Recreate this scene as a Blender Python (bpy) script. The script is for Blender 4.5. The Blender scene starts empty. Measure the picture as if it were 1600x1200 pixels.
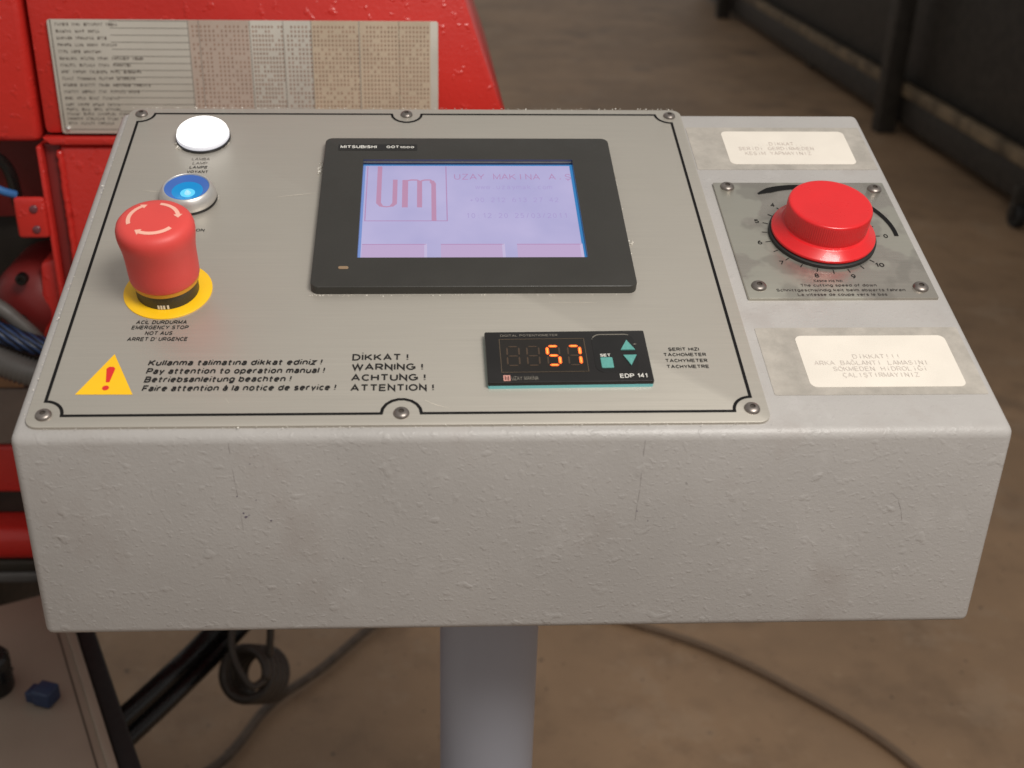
import bpy, bmesh, math, random
from mathutils import Matrix, Vector
random.seed(7)
scene = bpy.context.scene
COL = scene.collection
PI = math.pi

# ------------------------------------------------------------------ camera
cam_d = bpy.data.cameras.new('camera')
cam = bpy.data.objects.new('camera', cam_d)
COL.objects.link(cam)
RW = ((0.99920286, 0.00600355, -0.03946651), (-0.03806866, 0.44091390, -0.89674172), (0.0120177, 0.89752933, 0.44079097))
M = Matrix(RW).to_4x4()
M.translation = Vector((0.0, -0.55338, 1.21416))
cam.matrix_world = M
cam_d.sensor_width = 36
cam_d.sensor_fit = 'HORIZONTAL'
cam_d.lens = 40.531
cam_d.shift_x = 0.03657
cam_d.shift_y = -0.00826
cam_d.clip_start = 0.02
cam_d.clip_end = 200
cam_d.dof.use_dof = True
cam_d.dof.focus_distance = 0.60
cam_d.dof.aperture_fstop = 10.0
scene.camera = cam

# ------------------------------------------------------------------ world and lamps
world = bpy.data.worlds.new('World')
scene.world = world
world.use_nodes = True
bg = world.node_tree.nodes['Background']
bg.inputs['Color'].default_value = (1.0, 0.97, 0.94, 1)
bg.inputs['Strength'].default_value = 0.36


def area(name, loc, target, size, energy, color):
    d = bpy.data.lights.new(name, 'AREA')
    d.shape = 'RECTANGLE'
    d.size, d.size_y = size
    d.energy = energy
    d.color = color
    o = bpy.data.objects.new(name, d)
    COL.objects.link(o)
    o.location = loc
    o.rotation_euler = (Vector(target) - Vector(loc)).to_track_quat('-Z', 'Y').to_euler()
    return o


area('key_lamp', (0.46, -0.74, 1.95), (0.18, 0.05, 0.98), (0.50, 0.42), 15.5, (1.0, 0.96, 0.905))

scene.view_settings.view_transform = 'Standard'
scene.view_settings.look = 'None'
scene.view_settings.exposure = 0
scene.view_settings.gamma = 1
scene.view_settings.use_curve_mapping = False


# ------------------------------------------------------------------ materials
def S(r, g, b):
    """sRGB 0-255 -> linear"""
    def f(c):
        c /= 255.0
        return c / 12.92 if c <= 0.04045 else ((c + 0.055) / 1.055) ** 2.4
    return (f(r), f(g), f(b), 1.0)


class NT:
    def __init__(self, name):
        self.m = bpy.data.materials.new(name)
        self.m.use_nodes = True
        self.t = self.m.node_tree
        self.b = self.t.nodes['Principled BSDF']

    def n(self, typ, **kw):
        o = self.t.nodes.new(typ)
        for k, v in kw.items():
            if k in o.inputs:
                o.inputs[k].default_value = v
            else:
                setattr(o, k, v)
        return o

    def l(self, a, b):
        self.t.links.new(a, b)

    def coord(self, scale=(1, 1, 1), kind='Object', rot=(0, 0, 0)):
        tc = self.n('ShaderNodeTexCoord')
        mp = self.n('ShaderNodeMapping')
        mp.inputs['Scale'].default_value = scale
        mp.inputs['Rotation'].default_value = rot
        self.l(tc.outputs[kind], mp.inputs['Vector'])
        return mp.outputs['Vector']

    def noise(self, vec, scale, detail=3, rough=0.5):
        o = self.n('ShaderNodeTexNoise')
        o.inputs['Scale'].default_value = scale
        o.inputs['Detail'].default_value = detail
        o.inputs['Roughness'].default_value = rough
        self.l(vec, o.inputs['Vector'])
        return o.outputs['Fac']

    def ramp(self, fac, stops):
        o = self.n('ShaderNodeValToRGB')
        e = o.color_ramp.elements
        while len(e) < len(stops):
            e.new(0.5)
        for i, (p, c) in enumerate(stops):
            e[i].position = p
            e[i].color = c if len(c) == 4 else (*c, 1)
        self.l(fac, o.inputs['Fac'])
        return o.outputs['Color']

    def rng(self, fac, a, b, c, d):
        o = self.n('ShaderNodeMapRange')
        for i, v in zip(('From Min', 'From Max', 'To Min', 'To Max'), (a, b, c, d)):
            o.inputs[i].default_value = v
        self.l(fac, o.inputs['Value'])
        return o.outputs['Result']

    def mix(self, fac, c1, c2, mode='MIX'):
        o = self.n('ShaderNodeMix', data_type='RGBA', blend_type=mode)
        if isinstance(fac, (int, float)):
            o.inputs[0].default_value = fac
        else:
            self.l(fac, o.inputs[0])
        for i, c in ((6, c1), (7, c2)):
            if isinstance(c, (tuple, list)):
                o.inputs[i].default_value = c
            else:
                self.l(c, o.inputs[i])
        return o.outputs[2]

    def math(self, op, a, b):
        o = self.n('ShaderNodeMath', operation=op)
        for i, v in ((0, a), (1, b)):
            if isinstance(v, (int, float)):
                o.inputs[i].default_value = v
            else:
                self.l(v, o.inputs[i])
        return o.outputs[0]

    def bump(self, h, dist, strength=1.0, nrm=None):
        o = self.n('ShaderNodeBump')
        o.inputs['Distance'].default_value = dist
        o.inputs['Strength'].default_value = strength
        self.l(h, o.inputs['Height'])
        if nrm is not None:
            self.l(nrm, o.inputs['Normal'])
        return o.outputs['Normal']


def plain(name, col, rough=0.5, metal=0.0, spec=0.5, coat=0.0, var=0.08, vscale=60, bump=0.0, bscale=400):
    k = NT(name)
    v = k.coord()
    n = k.noise(v, vscale, 4)
    dark = tuple(c * (1 - var) for c in col[:3]) + (1,)
    lite = tuple(min(1, c * (1 + var)) for c in col[:3]) + (1,)
    k.l(k.ramp(n, [(0.3, dark), (0.7, lite)]), k.b.inputs['Base Color'])
    k.l(k.rng(k.noise(v, vscale * 2.3, 3), 0.3, 0.7, max(0.02, rough - 0.06), min(1, rough + 0.06)), k.b.inputs['Roughness'])
    k.b.inputs['Metallic'].default_value = metal
    k.b.inputs['Specular IOR Level'].default_value = spec
    k.b.inputs['Coat Weight'].default_value = coat
    if bump:
        k.l(k.bump(k.noise(v, bscale, 3), bump), k.b.inputs['Normal'])
    return k.m


def glow(name, col, strength, base=(0.02, 0.02, 0.02, 1), rough=0.4):
    k = NT(name)
    k.b.inputs['Base Color'].default_value = base
    k.b.inputs['Roughness'].default_value = rough
    k.b.inputs['Emission Color'].default_value = col
    k.b.inputs['Emission Strength'].default_value = strength
    return k.m


def hammered(name, col, lump=1.0):
    k = NT(name)
    v = k.coord()
    vs = k.coord((0.88, 1.0, 1.0))
    # broad wear, faint stains and small pits of dirt
    c = k.ramp(k.noise(v, 9, 5, 0.6), [(0.3, tuple(x * 0.90 for x in col[:3])), (0.7, tuple(min(1, x * 1.05) for x in col[:3]))])
    st = k.rng(k.noise(k.coord((1, 1, 0.7)), 17, 5, 0.62), 0.56, 0.76, 0, 0.34)
    c = k.mix(st, c, S(142, 128, 120))
    c = k.mix(k.rng(k.noise(k.coord((1.4, 1, 1.2), rot=(0, 0.6, 0)), 33, 6, 0.7), 0.58, 0.74, 0, 0.22), c, S(206, 203, 200))
    sp = k.rng(k.noise(v, 260, 2), 0.77, 0.82, 0, 0.35)
    c = k.mix(sp, c, S(70, 62, 66))
    k.l(c, k.b.inputs['Base Color'])
    k.b.inputs['Roughness'].default_value = 0.42
    fine = k.noise(v, 1100, 3, 0.6)
    mid = k.noise(vs, 560, 3, 0.65)
    lumps = k.rng(k.noise(vs, 380, 1.0, 0.4), 0.60, 0.74, 0, 1)
    big = k.rng(k.noise(vs, 150, 1.0, 0.3), 0.70, 0.80, 0, 1)
    n = k.bump(fine, 0.00012 * lump, 0.5)
    n = k.bump(mid, 0.0003 * lump, 0.5, n)
    n = k.bump(lumps, 0.00015 * lump, 0.6, n)
    n = k.bump(big, 0.0003 * lump, 0.6, n)
    k.l(n, k.b.inputs['Normal'])
    return k.m


def brushed(name, col, rough=(0.30, 0.42), metal=0.75, streak=(3, 260, 260), smudge=9.0, refl_col=None):
    k = NT(name)
    v = k.coord()
    s = k.noise(k.coord(streak), 5, 4, 0.65)
    sm = k.noise(v, smudge, 4, 0.55)
    c = k.ramp(s, [(0.25, tuple(x * 0.94 for x in col[:3])), (0.75, tuple(min(1, x * 1.04) for x in col[:3]))])
    if refl_col:
        c = k.mix(k.rng(sm, 0.49, 0.52, 0, 0.5), c, refl_col)  # mottled reflections and smudges, both put into the colour
        c = k.mix(k.rng(k.noise(v, smudge * 2.3, 3), 0.54, 0.60, 0, 0.5), c, tuple(x * 0.72 for x in col[:3]) + (1,))
    else:
        c = k.mix(k.rng(sm, 0.52, 0.72, 0, 0.30), c, tuple(x * 0.86 for x in col[:3]) + (1,))
    k.l(c, k.b.inputs['Base Color'])
    k.b.inputs['Metallic'].default_value = metal
    r = k.rng(sm, 0.35, 0.65, rough[0], rough[1])
    k.l(k.math('ADD', r, k.rng(s, 0.2, 0.8, -0.04, 0.04)), k.b.inputs['Roughness'])
    k.l(k.bump(s, 0.00002, 0.8), k.b.inputs['Normal'])
    return k.m


PAINT = hammered('grey_hammered_paint', S(174, 170, 166))
STEEL = brushed('brushed_steel', S(190, 184, 173), rough=(0.40, 0.48), metal=0.48)
KSTEEL = brushed('worn_steel_reflections', S(178, 172, 162), rough=(0.22, 0.38), metal=0.72, streak=(4, 120, 120), smudge=20, refl_col=S(202, 201, 186))  # pale patches carry reflections painted onto the steel
PLATE_EDGE = plain('plate_edge', S(176, 172, 162), 0.4, 0.6)
INK = plain('black_ink', S(38, 36, 35), 0.7, spec=.2, var=0.15, vscale=500)
INK_SOFT = plain('faded_ink', S(92, 86, 80), 0.5, var=0.2, vscale=500)
INK_GHOST = plain('ghost_ink', S(197, 184, 175), 0.6, var=0.05, vscale=800)
BORDER = plain('border_ink', S(24, 23, 23), 0.7, spec=.15)
YELLOW = plain('signal_yellow', S(255, 199, 24), 0.42, var=0.03, vscale=80)
REDINK = plain('red_ink', S(222, 44, 40), 0.45, var=0.03)
SCREW = plain('screw_steel', S(140, 132, 126), 0.40, 0.85, var=0.25, vscale=300)
SOCKET = plain('socket_dark', S(96, 88, 82), 0.45, 0.6)
BLACKP = plain('black_plastic', S(52, 50, 46), 0.42, var=0.06, vscale=30, bump=0.00006, bscale=1500)
BLACKG = plain('black_gloss', S(30, 28, 27), 0.30, var=0.08, vscale=30)
RUBBER = plain('black_rubber', S(28, 27, 26), 0.6)
REDP = plain('red_plastic_matte', S(224, 76, 70), 0.46, var=0.04, vscale=40, bump=0.00005, bscale=900)
REDK = plain('red_plastic_gloss', S(216, 32, 36), 0.30, var=0.06, vscale=40, coat=0.15)
ARROW = plain('pale_arrow_print', S(246, 186, 166), 0.5, var=0.03)
SILVER = plain('satin_silver', S(214, 211, 207), 0.38, 0.7, var=0.04)
WHITEINK = plain('white_print', S(225, 222, 214), 0.5, var=0.03)
GREYINK = plain('grey_print', S(122, 116, 106), 0.5)
TEALP = plain('teal_key', S(92, 158, 150), 0.5, var=0.10, vscale=900)
TEALD = plain('teal_gasket', S(128, 206, 210), 0.45, var=0.04)
LABEL = plain('label_paper', S(226, 218, 206), 0.6, spec=.25, var=0.045, vscale=35)
CRUMB = plain('sealant_crumbs', S(225, 220, 210), 0.35)

k = NT('tape_film')          # scuffed clear tape: greys the paint a little
k.l(k.ramp(k.noise(k.coord(), 60, 6, 0.7), [(0.35, S(160, 154, 145)), (0.65, S(182, 175, 165))]), k.b.inputs['Base Color'])
k.b.inputs['Roughness'].default_value = 0.33
k.l(k.bump(k.noise(k.coord((1, 2.5, 1)), 130, 5, 0.65), 0.0004, 0.6), k.b.inputs['Normal'])
TAPE = k.m

k = NT('lamp_lens_white')
k.b.inputs['Base Color'].default_value = (0.9, 0.9, 0.9, 1)
k.b.inputs['Emission Color'].default_value = (1.0, 0.99, 0.98, 1)
k.b.inputs['Emission Strength'].default_value = 1.25
k.b.inputs['Roughness'].default_value = 0.3
LENSW = k.m
LENSR = glow('lamp_rim_white', (0.86, 0.87, 0.97, 1), 0.45, (0.6, 0.6, 0.62, 1), 0.3)  # lens shading put in as a dimmer glow round the rim

BLUE1 = glow('blue_lens_outer', S(66, 108, 180), 0.8, (0.01, 0.02, 0.08, 1), 0.25)
BLUE2 = glow('blue_lens_inner', S(10, 140, 205), .85, (0.0, 0.04, 0.1, 1), 0.3)
BLUE3 = glow('blue_led_core', S(90, 205, 245), 1.1)
BLUE4 = glow('blue_led_tip', S(160, 220, 245), 1.1)
SEG_ON = glow('segment_lit', (1.0, 0.14, 0.012, 1), 1.7)
SEG_HOT = glow('segment_core', (1.0, 0.42, 0.06, 1), 1.7)
SEG_OFF = plain('segment_dark', S(72, 56, 42), 0.5)
k = NT('display_lavender')
k.b.inputs['Base Color'].default_value = (0.03, 0.03, 0.05, 1)
k.b.inputs['Roughness'].default_value = 0.35
k.l(k.ramp(k.noise(k.coord(), 22, 3), [(0.3, S(168, 164, 206)), (0.7, S(188, 180, 218))]), k.b.inputs['Emission Color'])
k.b.inputs['Emission Strength'].default_value = 0.92
DISP = k.m
D_PINK = glow('display_key_pink', S(190, 166, 206), 0.92)
D_PINKL = glow('display_key_edge', S(196, 184, 220), 0.92)
D_LOGO = glow('display_logo_red', S(190, 140, 176), 0.88)
D_TEXT = glow('display_text_red', S(178, 138, 184), 0.9)
D_FAINT = glow('display_text_faint', S(166, 152, 202), 0.95)
D_EDGE = glow('display_edge_blue', S(52, 132, 196), 0.85)
D_EDGEL = glow('display_edge_pale', S(120, 150, 214), 0.85)
GLASSLINE = plain('glass_edge', S(120, 118, 110), 0.2, var=0.2, vscale=90)
RECESS = plain('recess_wall', S(62, 68, 96), 0.3)

REDM = None
k = NT('machine_red_paint')
v = k.coord()
c = k.ramp(k.noise(v, 7, 4), [(0.3, S(190, 44, 38)), (0.7, S(210, 52, 44))])
c = k.mix(k.rng(k.noise(v, 150, 2), 0.76, 0.8, 0, 0.3), c, S(222, 120, 100))
k.l(c, k.b.inputs['Base Color'])
k.b.inputs['Roughness'].default_value = 0.28
n = k.bump(k.noise(v, 240, 3, 0.6), 0.0005, 0.7)
k.l(k.bump(k.rng(k.noise(v, 110, 2), 0.6, 0.72, 0, 1), 0.0006, 0.8, n), k.b.inputs['Normal'])
REDM = k.m
REDM_DARK = plain('machine_red_dull_shaded', S(120, 34, 32), 0.45, var=0.15, vscale=20)  # dull red, also used where recess shade is painted in
PLAQUE = plain('plaque_metal', S(208, 202, 190), 0.42, 0.35, var=0.05, vscale=20)
PL_TINT = plain('plaque_tint_print', S(196, 178, 164), 0.45, 0.2, var=0.06, vscale=30)
PL_TINT2 = plain('plaque_sand_print', S(206, 188, 164), 0.45, 0.2, var=0.06, vscale=30)
PL_INK = plain('plaque_ink', S(104, 96, 88), 0.5, var=0.3, vscale=200)
PL_INK2 = plain('plaque_ink_brown', S(150, 118, 100), 0.5, var=0.3, vscale=200)
DARKM = plain('oily_black_steel', S(52, 47, 41), 0.55, 0.2, var=0.3, vscale=25)
DARKB = plain('dark_brown_steel', S(52, 46, 38), 0.6, 0.1, var=0.35, vscale=6)
BEAM = plain('rusty_beam_paint', S(112, 96, 74), 0.7, var=0.55, vscale=9)
HOSEK = plain('black_hose_rubber', S(26, 25, 24), 0.28, var=0.2, vscale=40)
HOSEG = plain('grey_conduit', S(96, 92, 88), 0.5, var=0.1)
HOSEB = plain('blue_hose', S(36, 62, 108), 0.4, var=0.25, vscale=250)
k = NT('blue_braid')
wv = k.n('ShaderNodeTexWave', wave_type='BANDS', bands_direction='DIAGONAL')
wv.inputs['Scale'].default_value = 90
wv.inputs['Distortion'].default_value = 1.5
k.l(k.coord(), wv.inputs['Vector'])
k.l(k.ramp(wv.outputs['Fac'], [(0.35, S(14, 19, 32)), (0.75, S(42, 66, 108))]), k.b.inputs['Base Color'])
k.l(k.bump(wv.outputs['Fac'], 0.001, 0.7), k.b.inputs['Normal'])
k.b.inputs['Roughness'].default_value = 0.4
BRAID = k.m
BLUEPL = plain('blue_plastic', S(42, 56, 84), 0.45)
CABLEG = plain('grey_cable_sheath', S(66, 58, 50), 0.5)
BEIGE = plain('beige_cabinet_paint', S(158, 142, 126), 0.45, var=0.10, vscale=6, bump=0.0002, bscale=300)
POLEM = plain('grey_pole_paint', S(166, 168, 178), 0.42, var=0.04, vscale=8)
CARD = plain('brown_card', S(150, 116, 84), 0.7)

k = NT('stained_concrete')
v = k.coord()
c = k.ramp(k.noise(v, 1.6, 6, 0.62), [(0.25, S(128, 104, 80)), (0.5, S(152, 123, 94)), (0.75, S(172, 140, 108))])
c = k.mix(k.rng(k.noise(v, 7, 6, 0.7), 0.50, 0.75, 0, 0.55), c, S(104, 82, 62))
c = k.mix(k.rng(k.noise(v, 23, 4, 0.6), 0.62, 0.72, 0, 0.4), c, S(168, 142, 114))
c = k.mix(k.rng(k.noise(v, 60, 2), 0.70, 0.74, 0, 0.7), c, S(60, 50, 42))
c = k.mix(k.rng(k.noise(v, 4.2, 8, 0.75), 0.54, 0.60, 0, 0.25), c, S(168, 146, 122))
c = k.mix(k.rng(k.noise(v, 3.1, 3, 0.5), 0.60, 0.70, 0, 0.5), c, S(84, 70, 58))
k.l(c, k.b.inputs['Base Color'])
k.b.inputs['Roughness'].default_value = 0.6
k.l(k.bump(k.noise(v, 45, 5, 0.6), 0.002, 0.6), k.b.inputs['Normal'])
CONCRETE = k.m


# ------------------------------------------------------------------ mesh helpers
MM = 0.001


def link(name, me, parent=None):
    o = bpy.data.objects.new(name, me)
    COL.objects.link(o)
    if parent is not None:
        o.parent = parent
    return o


def raw(name, V, F, mat, parent=None, sc=MM, smooth=False, mats=None, fm=None, angle=None):
    me = bpy.data.meshes.new(name)
    me.from_pydata([(x * sc, y * sc, z * sc) for x, y, z in V], [], F)
    for m in (mats or [mat]):
        me.materials.append(m)
    if fm:
        for p, i in zip(me.polygons, fm):
            p.material_index = i
    if smooth:
        me.shade_smooth()
        if angle:
            me.set_sharp_from_angle(angle=math.radians(angle))
    me.validate()
    me.update()
    return link(name, me, parent)


class G:
    """collects geometry"""
    def __init__(self):
        self.V, self.F, self.M = [], [], []

    def add(self, V, F, m=0):
        b = len(self.V)
        self.V += list(V)
        self.F += [tuple(i + b for i in f) for f in F]
        self.M += [m] * len(F)
        return self

    def rect(self, x0, y0, x1, y1, z, m=0):
        return self.add([(x0, y0, z), (x1, y0, z), (x1, y1, z), (x0, y1, z)], [(0, 1, 2, 3)], m)

    def box(self, x0, x1, y0, y1, z0, z1, m=0):
        V = [(x, y, z) for z in (z0, z1) for y in (y0, y1) for x in (x0, x1)]
        return self.add(V, [(0, 2, 3, 1), (4, 5, 7, 6), (0, 1, 5, 4), (2, 6, 7, 3), (0, 4, 6, 2), (1, 3, 7, 5)], m)

    def slab(self, x0, x1, y0, y1, z0, z1, r, bev=0.0, seg=5, bseg=3, m=0, bottom=False, rot=0):
        """rounded rectangle plate with a softened top edge"""
        def ring(inset, z):
            rr = max(r - inset, 0.01)
            P = []
            for cx, cy, a0 in ((x1 - r, y1 - r, 0), (x0 + r, y1 - r, 90), (x0 + r, y0 + r, 180), (x1 - r, y0 + r, 270)):
                for i in range(seg + 1):
                    a = math.radians(a0 + 90 * i / seg)
                    P.append((cx + rr * math.cos(a), cy + rr * math.sin(a), z))
            return P
        rings = [ring(0, z0)]
        if bev > 0:
            for i in range(bseg + 1):
                a = PI / 2 * i / bseg
                rings.append(ring(bev * (1 - math.cos(a)), z1 - bev + bev * math.sin(a)))
        else:
            rings.append(ring(0, z1))
        n = len(rings[0])
        V = [p for q in rings for p in q]
        F = []
        for j in range(len(rings) - 1):
            for i in range(n):
                a, b = j * n + i, j * n + (i + 1) % n
                F.append((a, b, b + n, a + n))
        F.append(tuple(range((len(rings) - 1) * n, len(rings) * n)))
        if bottom:
            F.append(tuple(range(n - 1, -1, -1)))
        if rot:
            cx, cy = (x0 + x1) / 2, (y0 + y1) / 2
            c, s = math.cos(rot), math.sin(rot)
            V = [(cx + (x - cx) * c - (y - cy) * s, cy + (x - cx) * s + (y - cy) * c, z) for x, y, z in V]
        return self.add(V, F, m)

    def lathe(self, prof, cx=0, cy=0, seg=48, m=0, ribs=0, ribamp=0.0, ribz=None, zoff=0.0):
        V, F = [], []
        n = len(prof)
        idx = []
        for (r, z) in prof:
            if r < 1e-6:
                idx.append([len(V)])
                V.append((cx, cy, z + zoff))
            else:
                row = []
                for i in range(seg):
                    a = 2 * PI * i / seg
                    rr = r
                    if ribs and ribz and ribz[0] <= z <= ribz[1]:
                        rr = r + ribamp * math.cos(ribs * a)
                    row.append(len(V))
                    V.append((cx + rr * math.cos(a), cy + rr * math.sin(a), z + zoff))
                idx.append(row)
        for j in range(n - 1):
            A, B = idx[j], idx[j + 1]
            if len(A) == 1 and len(B) == 1:
                continue
            for i in range(seg):
                i2 = (i + 1) % seg
                if len(A) == 1:
                    F.append((A[0], B[i2], B[i]))
                elif len(B) == 1:
                    F.append((A[i], A[i2], B[0]))
                else:
                    F.append((A[i], A[i2], B[i2], B[i]))
        return self.add(V, F, m)

    def path(self, pts, w, z, m=0, closed=False):
        """flat mitred ribbon"""
        n = len(pts)
        L, R_ = [], []
        for i in range(n):
            p = Vector(pts[i])
            a = Vector(pts[(i - 1) % n]) if (closed or i > 0) else None
            b = Vector(pts[(i + 1) % n]) if (closed or i < n - 1) else None
            d1 = (p - a).normalized() if a is not None else None
            d2 = (b - p).normalized() if b is not None else None
            if d1 is None: d1 = d2
            if d2 is None: d2 = d1
            n1, n2 = Vector((-d1.y, d1.x)), Vector((-d2.y, d2.x))
            mm = (n1 + n2)
            mm = n1 if mm.length < 1e-5 else mm.normalized()
            s = (w[i] if isinstance(w, list) else w) / 2 / max(0.35, mm.dot(n1))
            L.append((p.x + mm.x * s, p.y + mm.y * s, z))
            R_.append((p.x - mm.x * s, p.y - mm.y * s, z))
        V = L + R_
        F = [(i, n + i, n + (i + 1) % n, (i + 1) % n) for i in range(n if closed else n - 1)]
        return self.add(V, F, m)

    def tube(self, pts, r, seg=10, m=0, ribs=0.0, cap=True):
        P = [Vector(p) for p in pts]
        V, F = [], []
        up = Vector((0, 0, 1))
        prev = None
        for i, p in enumerate(P):
            d = (P[min(i + 1, len(P) - 1)] - P[max(i - 1, 0)]).normalized()
            if prev is None:
                s = d.cross(up)
                if s.length < 0.05:
                    s = d.cross(Vector((1, 0, 0)))
                s.normalize()
            else:
                s = (prev - d * prev.dot(d)).normalized()
            prev = s
            t = d.cross(s)
            rr = r * (1 + (ribs if i % 2 else 0))
            for j in range(seg):
                a = 2 * PI * j / seg
                q = p + (s * math.cos(a) + t * math.sin(a)) * rr
                V.append(tuple(q))
        for i in range(len(P) - 1):
            for j in range(seg):
                a, b = i * seg + j, i * seg + (j + 1) % seg
                F.append((a, b, b + seg, a + seg))
        if cap:
            F.append(tuple(range(seg - 1, -1, -1)))
            F.append(tuple(range((len(P) - 1) * seg, len(P) * seg)))
        return self.add(V, F, m)

    def build(self, name, mat, parent=None, sc=MM, smooth=False, angle=None):
        mats = mat if isinstance(mat, list) else [mat]
        return raw(name, self.V, self.F, None, parent, sc, smooth, mats, self.M, angle)


def spline(pts, n=24):
    """Catmull-Rom through the points"""
    P = [Vector(p) for p in pts]
    P = [P[0] * 2 - P[1]] + P + [P[-1] * 2 - P[-2]]
    out = []
    segs = len(P) - 3
    for i in range(segs):
        for j in range(n):
            t = j / n
            a, b, c, d = P[i:i + 4]
            out.append(0.5 * ((2 * b) + (c - a) * t + (2 * a - 5 * b + 4 * c - d) * t * t + (3 * b - a - 3 * c + d) * t ** 3))
    out.append(P[-2])
    return out



# a plain grotesque alphabet drawn as strokes: L = polyline, A = arc (centre, radii, from, to); cap height 1
GL = {
'A': 'L 0 0 .36 1 .72 0;L .12 .32 .60 .32', 'B': 'L .36 1 0 1 0 0 .38 0;A .36 .76 .22 .24 90 -90;L 0 .52 .38 .52;A .38 .26 .26 .26 90 -90',
'C': 'A .36 .5 .36 .5 48 312', 'D': 'L .28 1 0 1 0 0 .28 0;A .28 .5 .38 .5 90 -90', 'E': 'L .56 1 0 1 0 0 .58 0;L 0 .52 .52 .52',
'F': 'L .54 1 0 1 0 0;L 0 .5 .46 .5', 'G': 'A .38 .5 .38 .5 50 322;L .42 .46 .74 .46 .74 .12', 'H': 'L 0 0 0 1;L .6 0 .6 1;L 0 .52 .6 .52',
'I': 'L 0 0 0 1', 'J': 'L .4 1 .4 .25;A .2 .25 .2 .25 0 -180', 'K': 'L 0 0 0 1;L .6 1 0 .36;L .2 .56 .64 0', 'L': 'L 0 1 0 0 .5 0',
'M': 'L 0 0 0 1 .36 .12 .72 1 .72 0', 'N': 'L 0 0 0 1 .6 0 .6 1', 'O': 'A .38 .5 .38 .5 0 360', 'P': 'L .36 1 0 1 0 0;A .36 .73 .24 .27 90 -90;L .36 .46 0 .46',
'R': 'L .36 1 0 1 0 0;A .36 .73 .24 .27 90 -90;L .36 .46 0 .46;L .3 .46 .62 0', 'S': 'A .3 .75 .27 .25 20 270;A .3 .25 .3 .25 90 -160',
'T': 'L .32 0 .32 1;L 0 1 .64 1', 'U': 'L 0 1 0 .3;A .3 .3 .3 .3 180 360;L .6 .3 .6 1', 'V': 'L 0 1 .34 0 .68 1', 'W': 'L 0 1 .24 0 .48 .95 .72 0 .96 1',
'X': 'L 0 0 .62 1;L 0 1 .62 0', 'Y': 'L 0 1 .34 .45 .68 1;L .34 .45 .34 0', 'Z': 'L 0 1 .6 1 0 0 .62 0',
'a': 'A .22 .53 .22 .19 155 0;L .44 .53 .44 0;A .22 .2 .22 .2 0 360', 'b': 'L 0 0 0 1;A .26 .36 .26 .36 0 360', 'c': 'A .26 .36 .26 .36 50 310',
'd': 'L .52 0 .52 1;A .26 .36 .26 .36 0 360', 'e': 'L 0 .38 .52 .38;A .26 .36 .26 .36 0 310', 'f': 'L .13 0 .13 .8;A .31 .8 .18 .2 180 85;L -.04 .66 .36 .66',
'g': 'A .26 .36 .26 .36 0 360;L .52 .72 .52 -.08;A .26 -.08 .26 .2 0 -160', 'h': 'L 0 0 0 1;A .24 .46 .24 .26 180 0;L .48 .46 .48 0',
'i': 'L 0 0 0 .70;L 0 .96 0 1.06', 'k': 'L 0 0 0 1;L .44 .72 0 .28;L .16 .42 .48 0', 'l': 'L 0 0 0 1',
'm': 'L 0 0 0 .72;A .19 .5 .19 .22 180 0;L .38 .5 .38 0;A .57 .5 .19 .22 180 0;L .76 .5 .76 0', 'n': 'L 0 0 0 .72;A .24 .48 .24 .24 180 0;L .48 .48 .48 0',
'o': 'A .26 .36 .26 .36 0 360', 'p': 'L 0 .72 0 -.28;A .26 .36 .26 .36 0 360', 'r': 'L 0 0 0 .72;A .24 .46 .24 .26 180 70', 's': 'A .22 .54 .2 .18 20 270;A .22 .18 .22 .18 90 -160',
't': 'L .13 .98 .13 .15;A .29 .15 .16 .15 180 275;L -.04 .66 .36 .66', 'u': 'L 0 .72 0 .24;A .24 .24 .24 .24 180 360;L .48 .72 .48 0', 'v': 'L 0 .72 .24 0 .48 .72',
'w': 'L 0 .72 .18 0 .36 .7 .54 0 .72 .72', 'y': 'L 0 .72 .25 .02;L .5 .72 .16 -.28', 'z': 'L 0 .72 .44 .72 0 0 .46 0',
'0': 'A .26 .5 .26 .5 0 360', '1': 'L .03 .78 .24 1 .24 0', '2': 'A .27 .73 .26 .27 170 -35;L .48 .57 0 0 .56 0', '3': 'A .27 .75 .24 .25 150 -90;A .27 .26 .28 .26 90 -150',
'4': 'L .42 0 .42 1 0 .3 .58 .3', '5': 'L .5 1 .1 1 .05 .5;A .26 .32 .27 .32 130 -150', '6': 'A .28 .32 .28 .32 0 360;A .34 .34 .34 .66 180 75', '7': 'L 0 1 .54 1 .2 0',
'8': 'A .27 .75 .22 .25 0 360;A .27 .26 .27 .26 0 360', '9': 'A .27 .68 .27 .32 0 360;A .2 .66 .34 .66 0 -100',
'!': 'L 0 1 0 .32;L 0 .12 0 0', "'": 'L 0 1 0 .74', '.': 'L 0 .16 0 0', ':': 'L 0 .1 0 0;L 0 .66 0 .56', '+': 'L 0 .4 .5 .4;L .25 .65 .25 .15', '/': 'L 0 0 .3 1',
}
DOT, CED = ';L {c} 1.27 {c} 1.37', ';L {c} -.08 {d} -.26'
GL['İ'] = GL['I'] + DOT.format(c=0)
GL['Ş'] = GL['S'] + CED.format(c=.32, d=.24)
GL['Ç'] = GL['C'] + CED.format(c=.38, d=.30)
GL['ş'] = GL['s'] + CED.format(c=.24, d=.16)
GL['ı'] = 'L 0 0 0 .72'
GL['Ğ'] = GL['G'] + ';A .38 1.34 .16 .14 200 340'
GL['ğ'] = GL['g'] + ';A .26 1.04 .14 .12 200 340'
GL['Ö'] = GL['O'] + ';L .24 1.14 .24 1.26;L .52 1.14 .52 1.26'
GL['à'] = GL['a'] + ';L .12 1.02 .28 .86'


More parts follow.
